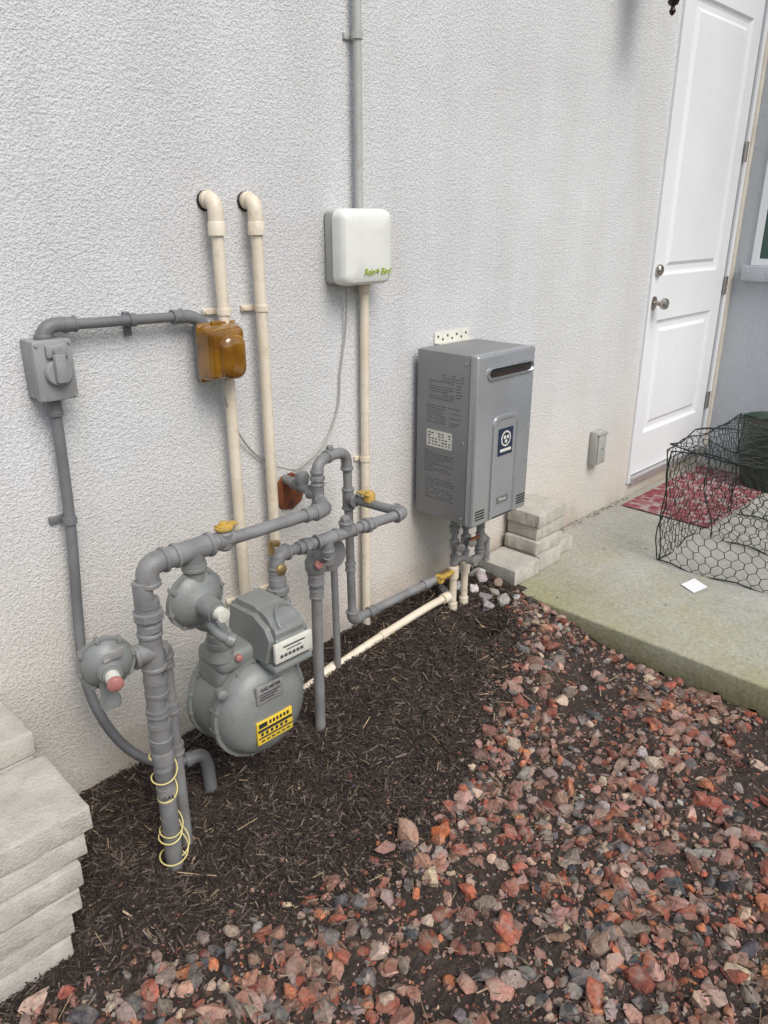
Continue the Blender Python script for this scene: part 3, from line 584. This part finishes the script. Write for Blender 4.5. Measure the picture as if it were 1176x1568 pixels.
for i in range(150):
    t=i/149; a=t*2*math.pi*5.5; rr_=.0250+.006*math.sin(t*9)+(.022*max(0,.35-t) ) ; pts.append((rx-.004+rr_*math.cos(a),ry+rr_*math.sin(a),.005+.33*t+.012*math.sin(a*1.0)))
mb.tube(pts,.0019,6); mb.tube([(p[0]*1+.004,p[1]-.001,p[2]+.018) for p in pts[20:70]],.0016,6); mb.obj("tracer_wire",M_yw,G)
mb=MB(); mb.lathe((rx-.0042,ry,.205),(0,0,1),[(0,R1+.0012),(.042,R1+.0012)],24); mb.obj("tape_label",M_silver,G)
mb=MB(); mb.lathe((rx-.0038,ry,.262),(0,0,1),[(0,R1+.0014),(.036,R1+.0014)],24); mb.obj("tape_band",M_cond,G)
text("GAS",.015,M_ink,G,(rx-.012,ry-.0215,.226),(math.radians(90),0,math.radians(-18)),"tape_text")
def regulator(name,c,ax,R,stub,mat=M_meter):
    P=E(name); c=V(c); ax=V(ax).normalized(); mb=MB()
    mb.lathe(c,ax,[(-.052,.022),(-.038,.032),(-.022,R*.62),(-.010,R*.88),(-.006,R*.9),(-.006,R),(.006,R),(.006,R*.9),(.016,R*.82),(.026,R*.6),(.034,R*.42),(.037,.027),(stub*.9,.023),(stub*.9,.019),(stub,.019)],36)
    t=V((0,0,1)); u=ax.cross(t).normalized(); w=ax.cross(u)
    for k in range(8):
        a=2*math.pi*k/8+.2; p=c+(u*math.cos(a)+w*math.sin(a))*R*.95; mb.hexn(p-ax*.012,ax,.0060,.024)
    return P,mb,c,ax,u,w
P,mb,c,ax,u,w=regulator("gas_regulator",(.810,-.405,.692),(.05,-1,-.06),.074,.088)
mb.cyl((.812,ry,.80),(.815,-.41,.70),.021,18); mb.cyl((.812,-.41,.768),(.812,-.41,.785),.028,18)
mb.tube(fil([(.815,-.385,.69),(.825,-.39,.62),(.868,-.388,.60),(.876,-.385,.545)],.04,8),.023,18)
mb.lathe((.876,-.385,.54),(0,0,1),[(0,.028),(.004,.031),(.030,.031),(.034,.026)],10)
mb.tube(fil([(.808,-.46,.655),(.815,-.48,.625),(.835,-.49,.610)],.02,5),.012,12)
mb.lathe((.835,-.49,.610),(.6,-.5,-.4),[(-.005,.015),(.012,.018),(.016,.013)],16)
mb.obj("body",M_meter,P)
mb=MB(); e=c+ax*.088; mb.lathe(e,ax,[(0,.016),(.018,.016),(.020,.001)],20); mb.obj("vent_cap",M_white,P)
P,mb,c,ax,u,w=regulator("gas_regulator",(.585,-.405,.625),(-.28,-1,-.02),.060,.060)
mb.cyl((.60,-.40,.625),(.665,ry,.612),.016,16); mb.coupling((.632,-.405,.618),(1,0,-.15),.015,.026)
mb.lathe((.574,-.425,.60),(0,0,-1),[(0,.018),(.04,.018),(.05,.022),(.065,.022),(.068,.014)],18)
mb.obj("body",M_meter,P)
mb=MB(); e=c+ax*.060; mb.lathe(e,ax,[(0,.0150),(.028,.0150)],20); mb.obj("neck",M_white,P)
mb=MB(); e=c+ax*.088; mb.lathe(e,ax,[(0,.0168),(.006,.0168),(.009,.013),(.010,.001)],20); mb.obj("vent_cap",M_red,P)
mb=MB(); mb.box((.560,-.455,.655),(.605,-.452,.675),.001); mb.obj("plate",M_silver,P)
# ------------------------------------------------------------ gas meter
P=E("gas_meter"); mx,mz=.960,.337; mb=MB()
RM=.141
mb.lathe((mx,-.235,mz),(0,-1,0),[(0,.05),(.004,.085),(.02,.112),(.045,.127),(.060,.130),(.060,RM),(.072,RM),(.072,.133),(.170,.133),(.170,RM),(.184,RM),(.184,.131),(.202,.125),(.222,.108),(.234,.080),(.238,.04),(.239,.001)],56)
for k in range(16):
    a=2*math.pi*k/16+.1
    mb.hexn((mx+.1365*math.cos(a),-.424,mz+.1365*math.sin(a)),(0,1,0),.0055,.030); mb.hexn((mx+.1365*math.cos(a),-.312,mz+.1365*math.sin(a)),(0,1,0),.0055,.025)
mb.box((mx-.105,-.40,mz-.02),(mx+.105,-.30,.485),.02,3)
mb.box((.855,-.415,.458),(1.120,-.300,.515),.022,3)
mb.lathe((.876,-.385,.50),(0,0,1),[(0,.034),(.03,.030),(.036,.034),(.05,.034)],20); mb.lathe((1.098,-.333,.50),(0,0,1),[(0,.034),(.03,.028),(.04,.032),(.055,.032),(.058,.024)],20)
def prism(mb,sec,x0,x1,bev=.008,taper=0.0):
    bm=bmesh.new(); zt=max(z for _,z in sec); zb=min(z for _,z in sec)
    a=[bm.verts.new((x0+taper*(z-zb)/(zt-zb),y,z)) for y,z in sec]; b_=[bm.verts.new((x1-taper*(z-zb)/(zt-zb),y,z)) for y,z in sec]
    bm.faces.new(a); bm.faces.new(b_[::-1]); n=len(sec)
    for k in range(n): bm.faces.new((a[k],b_[k],b_[(k+1)%n],a[(k+1)%n]))
    bmesh.ops.recalc_face_normals(bm,faces=bm.faces[:]); bmesh.ops.bevel(bm,geom=bm.edges[:],offset=bev,segments=4,affect='EDGES'); bm.verts.index_update()
    mb.add([v.co for v in bm.verts],[[v.index for v in f.verts] for f in bm.faces]); bm.free()
prism(mb,[(-.29,.46),(-.480,.468),(-.492,.548),(-.465,.582),(-.41,.604),(-.30,.600)],.946,1.084,.015,.016)
mb.box((.954,-.497,.462),(1.074,-.43,.478),.005)
mb.lathe((mx-.115,-.42,mz+.095),(-.3,-1,0),[(0,.014),(.02,.014),(.024,.008)],10)
mb.obj("case",M_meter,P)
mb=MB(); mb.box((.956,-.4985,.490),(1.072,-.488,.543),.003); mb.obj("index_plate",M_white,P)
mb=MB()
for k in range(6): mb.box((.970+k*.0125,-.4995,.503),(.979+k*.0125,-.4983,.511))
mb.box((.980,-.4995,.528),(1.048,-.4983,.532)); mb.box((.99,-.4995,.519),(1.035,-.4983,.5215)); mb.obj("index_digits",M_ink2,P)
mb=MB(); mb.box((.910,-.4775,.385),(.990,-.470,.435),.001); mb.obj("badge",M_silver,P)
text("GAS METER",.012,M_ink,P,(.950,-.4785,.424),RF,"badge_text")
mb=MB()
for k in range(3): mb.box((.917,-.4785,.410-k*.007),(.980-.01*k,-.4775,.4125-k*.007))
mb.obj("badge_lines",M_ink,P)
mb=MB(); mb.box((.903,-.478,.270),(1.013,-.470,.335),.001); mb.obj("yellow_label",M_yel2,P)
mb=MB(); X8=.008; mb.box((.897+X8,-.4795,.307),(1.003+X8,-.4778,.314)); mb.box((.897+X8,-.4795,.288),(1.003+X8,-.4778,.291)); mb.box((.90+X8,-.4795,.319),(.925+X8,-.4778,.331))
for k in range(6): mb.box((.932+X8+k*.011,-.4795,.321),(.938+X8+k*.011,-.4778,.330)); mb.box((.905+X8+k*.015,-.4795,.2955),(.912+X8+k*.015,-.4778,.3035)); mb.box((.905+X8+k*.016,-.4795,.278),(.915+X8+k*.016,-.4778,.281))
mb.obj("label_print",M_ink,P)
mb=MB(); mb.lathe((.905,-.415,.500),(-.3,-1,.1),[(0,.009),(.010,.009),(.013,.006),(.014,.001)],14); mb.obj("red_plug",M_red,P)
mb=MB(); mb.tube(fil([(.985,-.485,.575),(.995,-.45,.603),(1.03,-.43,.612),(1.065,-.45,.595)],.02,4),.002,6); mb.obj("seal_wire",M_galv,P)
# ------------------------------------------------------------ pvc water line
P=E("pvc_water_line"); mb=MB()
mb.tube(smoothpath([(1.28,-.125,.052),(1.42,-.12,.070),(1.60,-.125,.100),(1.75,-.135,.125),(1.92,-.145,.148),(2.03,-.150,.155)],6),.0145,18)
mb.lathe((1.45,-.121,.078),(1,0,.2),[(-.03,.0145),(-.03,.020),(.03,.020),(.03,.0145)],18)
mb.lathe((1.70,-.132,.117),(1,0,.15),[(-.012,.0145),(-.012,.017),(.012,.017),(.012,.0145)],18)
for x in (2.045,2.112):
    mb.cyl((x,-.165,.06),(x,-.165,.285),.0135,18); mb.lathe((x,-.165,.235),(0,0,1),[(0,.0145),(0,.019),(.045,.019),(.047,.014)],18); mb.lathe((x,-.165,.10),(0,0,1),[(0,.0145),(0,.018),(.03,.018),(.03,.014)],18)
mb.lathe((2.02,-.152,.155),(1,0,0),[(-.02,.0145),(-.02,.020),(.03,.020)],18)
mb.obj("pipe",M_pvc,P)
mb=MB()
for x in (2.045,2.112):
    mb.cyl((x,-.165,.28),(x,-.160,.50),.011,14); mb.coupling((x,-.165,.31),(0,0,1),.013,.035); mb.union((x,-.162,.44),(0,0,1),.0135)
mb.obj("nipples",M_pipe,P)
mb=MB()
for x in (2.045,2.112):
    mb.lathe((x,-.165,.355),(0,0,1),[(0,.014),(.006,.020),(.032,.020),(.038,.014)],12); mb.lathe((x,-.165,.375),(-.4,-1,0),[(0,.015),(.03,.014),(.034,.017),(.05,.017),(.052,.01)],12)
mb.cyl((2.045,-.165,.30),(2.112,-.165,.30),.012,12); mb.lathe((2.075,-.20,.31),(.2,-1,.1),[(0,.014),(.028,.016),(.03,.020),(.04,.020)],12)
mb.obj("drain_valves",M_galv,P)
mb=MB(); mb.box((2.085,-.215,.385),(2.14,-.20,.395),.004); mb.obj("valve_handle",M_rust,P)
# ------------------------------------------------------------ water heater
P=E("tankless_water_heater"); hx0,hx1,hy,hz0,hz1=1.972,2.302,-.292,.487,1.088
mb=MB(); mb.box((hx0+.003,-.262,hz0+.004),(hx1-.003,-.028,hz1-.003),.005,2); mb.obj("case",M_heat,P)
mb=MB(); mb.box((hx0,hy,hz0),(hx1,-.258,hz1),.011,4)
ax0,ax1,az0,az1=2.068,2.222,hz0+.012,.872
n=10; r=.03
ar=[(ax0,az0),(ax1,az0)]+[(ax1-r+r*math.cos(math.radians(90*k/n)),az1-r+r*math.sin(math.radians(90*k/n))) for k in range(n+1)]+[(ax0+r+r*math.cos(math.radians(90+90*k/n)),az1-r+r*math.sin(math.radians(90+90*k/n))) for k in range(n+1)]
cx=(ax0+ax1)/2; m_=len(ar)
ins=lambda p,d:(p[0]+(d if p[0]<cx else -d),p[1]-(d if p[1]>.6 else 0))
vs=[(a,hy+.001,c) for a,c in ar]+[(ins((a,c),.003)[0],hy-.006,ins((a,c),.003)[1]) for a,c in ar]+[(ins((a,c),.013)[0],hy-.007,ins((a,c),.013)[1]) for a,c in ar]+[(ins((a,c),.02)[0],hy-.0015,ins((a,c),.02)[1]) for a,c in ar]
fs=[]
for i in range(3):
    for k in range(m_): fs.append((i*m_+k,i*m_+(k+1)%m_,(i+1)*m_+(k+1)%m_,(i+1)*m_+k))
fs.append(tuple(3*m_+k for k in range(m_))); mb.add(vs,fs)
mb.obj("front_cover",M_heatf,P,True,30)
mb=MB()
def ring(mb,cx,cz,w,h,r,layers,y):
    vs=[];nn=0
    for ins_,dy in layers:
        o=rr(w-2*ins_,h-2*ins_,max(r-ins_,.002)); nn=len(o); vs+=[(cx+a,y+dy,cz+c) for a,c in o]
    fs=[]
    for i in range(len(layers)-1):
        for k in range(nn): fs.append((i*nn+k,i*nn+(k+1)%nn,(i+1)*nn+(k+1)%nn,(i+1)*nn+k))
    mb.add(vs,fs)
vx,vz=2.155,1.022
ring(mb,vx,vz,.262,.044,.022,[(0,.0),(.001,-.007),(.005,-.008),(.009,-.004),(.010,.0)],hy); mb.obj("exhaust_trim",M_chrome,P)
mb=MB(); o=rr(.242,.024,.012); mb.add([(vx+a,hy-.001,vz+c) for a,c in o],[tuple(range(len(o)))]); mb.obj("exhaust_opening",M_dark,P)
mb=MB(); mb.box((vx-.105,hy-.004,vz-.008),(vx+.095,hy-.0015,vz-.004),.001); mb.obj("exhaust_baffle_reflection",M_slotrefl,P)  # strip across the slot, its orange-brown reflection put into the colour
mb=MB()
for x0 in (1.992,2.238):
    for k in range(4): mb.box((x0,hy-.0012,.512+k*.010),(x0+.052,hy+.001,.5165+k*.010))
mb.obj("air_slots",M_dark,P)
mb=MB(); mb.box((2.103,hy-.004,.725),(2.187,hy-.0014,.822),.001); mb.obj("logo_plate",M_blue,P)
mb=MB(); mb.lathe((2.145,hy-.0042,.784),(0,-1,0),[(0,.028),(.0004,.028),(.0004,.022),(0,.022)],28)
mb.box((2.113,hy-.005,.738),(2.178,hy-.004,.748)); mb.obj("logo_mark",M_white,P)
mb=MB(); mb.lathe((2.145,hy-.0048,.784),(0,-1,0),[(0,.022),(.0003,.022)],28); mb.obj("logo_centre",M_blue,P)
mb=MB()
for k in range(3):
    a=k*2*math.pi/3+.5; mb.lathe((2.145+.010*math.cos(a),hy-.0052,.784+.010*math.sin(a)),(0,-1,0),[(0,.007),(.0003,.007)],14)
mb.obj("logo_drops",M_white,P)
mb=MB(); mb.box((2.112,hy-.0035,.545),(2.178,hy-.0014,.572),.001); mb.obj("model_plate",M_cond,P)
text("Rinnai",.016,M_white,P,(2.145,hy-.0042,.559),RF,"plate_text")
sx=hx0+.003
mb=MB(); mb.box((sx-.0012,-.192,.752),(sx+.001,-.078,.812)); mb.obj("side_sticker",M_white,P)
mb=MB(); st=MB()
for k in range(5):
    for j in range(7):
        if random.random()<.7: st.box((sx-.0018,-.186+j*.015,.760+k*.010),(sx-.001,-.186+j*.015+random.uniform(.006,.012),.7635+k*.010))
st.obj("sticker_print",M_ink,P,False)
def lines(y0,y1,z0,z1,st=.0075):
    z=z1
    while z>z0:
        y=y1
        while y>y0+.006:
            w_=random.uniform(.008,.022)
            e_=max(y-w_,y0)
            if random.random()<.92: mb.box((sx-.0008,e_,z-.0020),(sx+.001,y,z))
            y=e_-.004
            if random.random()<.06: break
        z-=st
lines(-.235,-.14,.990,1.010,.009); lines(-.20,-.085,.925,.985,.0085); lines(-.232,-.205,.93,.98,.010); lines(-.225,-.075,.835,.90,.0085); lines(-.20,-.07,.655,.735); lines(-.21,-.075,.56,.635,.009)
mb.obj("side_print",M_ink2,P,False)
mb=MB()
for z in (hz0+.03,hz1-.03,.79): mb.cyl((sx-.003,-.245,z),(sx+.002,-.245,z),.004,8)
mb.obj("screws",M_chrome,P)
mb=MB(); mb.box((2.09,-.006,1.06),(2.285,-.001,1.125),.001); mb.box((2.09,-.03,1.083),(2.285,-.006,1.0875)); mb.box((2.08,-.028,.50),(2.20,-.001,.52)); mb.obj("mounting_bracket",M_white,P)
mb=MB()
for k in range(7): mb.cyl((2.108+k*.026,-.0068,1.108-(k%2)*.012),(2.108+k*.026,-.006,1.108-(k%2)*.012),.0045,10)
mb.obj("bracket_holes",M_dark,P)
# ------------------------------------------------------------ pavers
P=E("paver_stack")
def pavers(P,L,mats=(M_paver,M_paver2)):
    for i,(x0,y0,z0,x1,y1,z1,rot) in enumerate(L):
        mb=MB(); c=V(((x0+x1)/2,(y0+y1)/2,0)); M=Matrix.Translation(c)@Matrix.Rotation(math.radians(rot),4,'Z')@Matrix.Translation(-c)
        mb.box((x0,y0,z0),(x1,y1,z1-.0025),.004,2,M=M,jit=.0011); o=mb.obj("paver_%d"%(i+1),mats[i%2 if random.random()<.6 else 0],P,True,34)
B=[(2.382,-.215,.092,2.560,-.02,.163,0),(2.575,-.205,.092,2.74,-.02,.163,0),(2.755,-.17,.092,2.90,-.02,.155,-1),(2.57,-.185,.163,2.77,-.02,.222,1),(2.59,-.175,.222,2.79,-.02,.282,-1),(2.58,-.180,.282,2.80,-.02,.342,2)]
pavers(P,B,(M_paver,M_paver))
P=E("paver_stack"); L=[]
hts=[-.02,.058,.118,.178,.238,.298,.358]; off=[.085,.075,.055,.04,.02,.0]
for i in range(6):
    o_=off[i]; y=-.474-random.uniform(-.006,.008)
    L.append((.05,y,hts[i],.479-o_,-.235,hts[i+1],random.uniform(-1.5,1.5))); L.append((-.40,y+random.uniform(-.006,.006),hts[i],.042,-.235,hts[i+1],0))
    L.append((-.0,-.228,hts[i],.462-o_*.6,-.012,hts[i+1],0)); L.append((-.42,-.228,hts[i],-.006,-.012,hts[i+1],0))
L.append((.02,-.232,.358,.468,-.012,.418,1)); L.append((-.42,-.230,.358,.012,-.012,.418,0))
pavers(P,L)
# ------------------------------------------------------------ rug, paper, planter
mb=MB(); vs=[];fs=[]
for j in range(13):
    for i in range(31):
        u_=i/30; v_=j/12; vs.append((3.56+u_*.97,-.06-v_*.46,.0975+.002*math.sin(u_*19)*math.sin(v_*7)))
for j in range(12):
    for i in range(30):
        a=j*31+i; fs.append((a,a+1,a+32,a+31))
mb.add(vs,fs); mb.obj("door_mat",M_rug)
mb=MB(); mb.add([(2.875,-.695,.096),(2.84,-.765,.094),(2.925,-.785,.097),(2.955,-.715,.103),(2.90,-.74,.095)],[(0,1,4),(1,2,4),(2,3,4),(3,0,4)]); mb.obj("paper_scrap",M_paper,None,False)
P=E("planter"); mb=MB(); pc=(4.46,-.50,.09)
mb.lathe(pc,(0,0,1),[(0,.16),(.02,.17),(.20,.195),(.205,.205),(.235,.205),(.24,.197),(.34,.205),(.345,.218),(.375,.218),(.375,.20),(.34,.19)],36); mb.obj("pot",M_plgreen,P)
mb=MB(); mb.lathe((pc[0],pc[1],.40),(0,0,1),[(0,.19),(.03,.188),(.035,.001)],24); mb.obj("potting_soil",M_soil2,P)
# ------------------------------------------------------------ chicken wire cage
P=E("chicken_wire_cage"); mb=MB(); fr=MB()
def hexpanel(mb,o,u,v,W,Hh,s=.042,amp=.014,ph=0):
    o=V(o);u=V(u).normalized();v=V(v).normalized();nrm=u.cross(v)
    def P_(a,b):
        a=min(max(a,0),W); b=min(max(b,0),Hh)
        return o+u*a+v*b+nrm*amp*(math.sin(a*9+ph+b*5)+.6*math.sin(b*17+a*3+ph))+u*.009*math.sin(b*23+ph+a*7)+v*.009*math.sin(a*21+ph+b*5)
    dx=s*1.2; dy=s*.95
    cols=int(W/dx)+1; rows=int(Hh/dy)+1
    for j in range(rows):
        for i in range(cols):
            x=i*dx+(dx/2 if j%2 else 0); y=j*dy
            if x>W or y>Hh: continue
            p1=P_(x,y+dy*.30); p2=P_(x,y-dy*.30+0)
            mb.tube([p2,p1],.0020,4)
            mb.tube([p1,P_(x+dx/2,y+dy*.70)],.0014,4); mb.tube([p1,P_(x-dx/2,y+dy*.70)],.0014,4)
    for e in ([(0,0),(W,0)],[(0,Hh),(W,Hh)],[(0,0),(0,Hh)],[(W,0),(W,Hh)]):
        pts=[P_(e[0][0]+(e[1][0]-e[0][0])*k/10,e[0][1]+(e[1][1]-e[0][1])*k/10) for k in range(11)]; fr.tube(pts,.0030,6)
x0,x1,ya,yb,zb,zt=3.03,3.86,-.50,-1.22,.093,.60
hexpanel(mb,(x0,yb,zb),(0,1,0),(.03,0,1),abs(yb-ya),zt-zb,ph=0)
hexpanel(mb,(x0,ya,zb),(1,0,0),(0,0,1),x1-x0,zt-zb,ph=1)
hexpanel(mb,(x1,yb,zb),(0,1,0),(0,0,1),abs(yb-ya),zt-zb,ph=2)
hexpanel(mb,(x0,yb,zb),(1,0,0),(0,0,1),x1-x0,zt-zb,ph=3)
hexpanel(mb,(x0+.01,yb,zt),(0,1,.0),(1,0,.03),abs(yb-ya),x1-x0,ph=4,amp=.022)
hexpanel(mb,(3.34,yb+.05,zb),(.25,1,0),(.1,.25,1),.62,.44,ph=5,amp=.025)
mb.obj("wire_mesh",M_wire,P,False); fr.obj("edge_wires",M_wire,P)
# ------------------------------------------------------------ camera, sky, sun
cam=bpy.data.cameras.new("Camera"); co=bpy.data.objects.new("Camera",cam); COL.objects.link(co); scene.camera=co
co.location=(0,-1.8,1.5); co.rotation_euler=(1.2043,0,-.7959); cam.sensor_fit='VERTICAL'; cam.sensor_height=24; cam.lens=17.908; cam.clip_start=.02; cam.clip_end=300
w=bpy.data.worlds.new("World"); scene.world=w; w.use_nodes=True; nt=w.node_tree; bg=nt.nodes["Background"]
sk=nt.nodes.new("ShaderNodeTexSky"); sk.sky_type='NISHITA'; sk.sun_disc=False
el,az=50,190
sk.sun_elevation=math.radians(el); sk.sun_rotation=math.radians(az); sk.air_density=1.2; sk.dust_density=2.4; sk.ozone_density=1.3
nt.links.new(sk.outputs[0],bg.inputs[0]); bg.inputs[1].default_value=.15
sd=V((math.sin(math.radians(az))*math.cos(math.radians(el)),math.cos(math.radians(az))*math.cos(math.radians(el)),math.sin(math.radians(el))))
l=bpy.data.lights.new("sun","SUN"); l.energy=2.4; l.angle=math.radians(35); l.color=(1,.97,.93)
lo=bpy.data.objects.new("sun",l); COL.objects.link(lo); lo.rotation_euler=sd.to_track_quat('Z','Y').to_euler()
vs_=scene.view_settings; vs_.view_transform='Standard'; vs_.look='None'; vs_.exposure=0
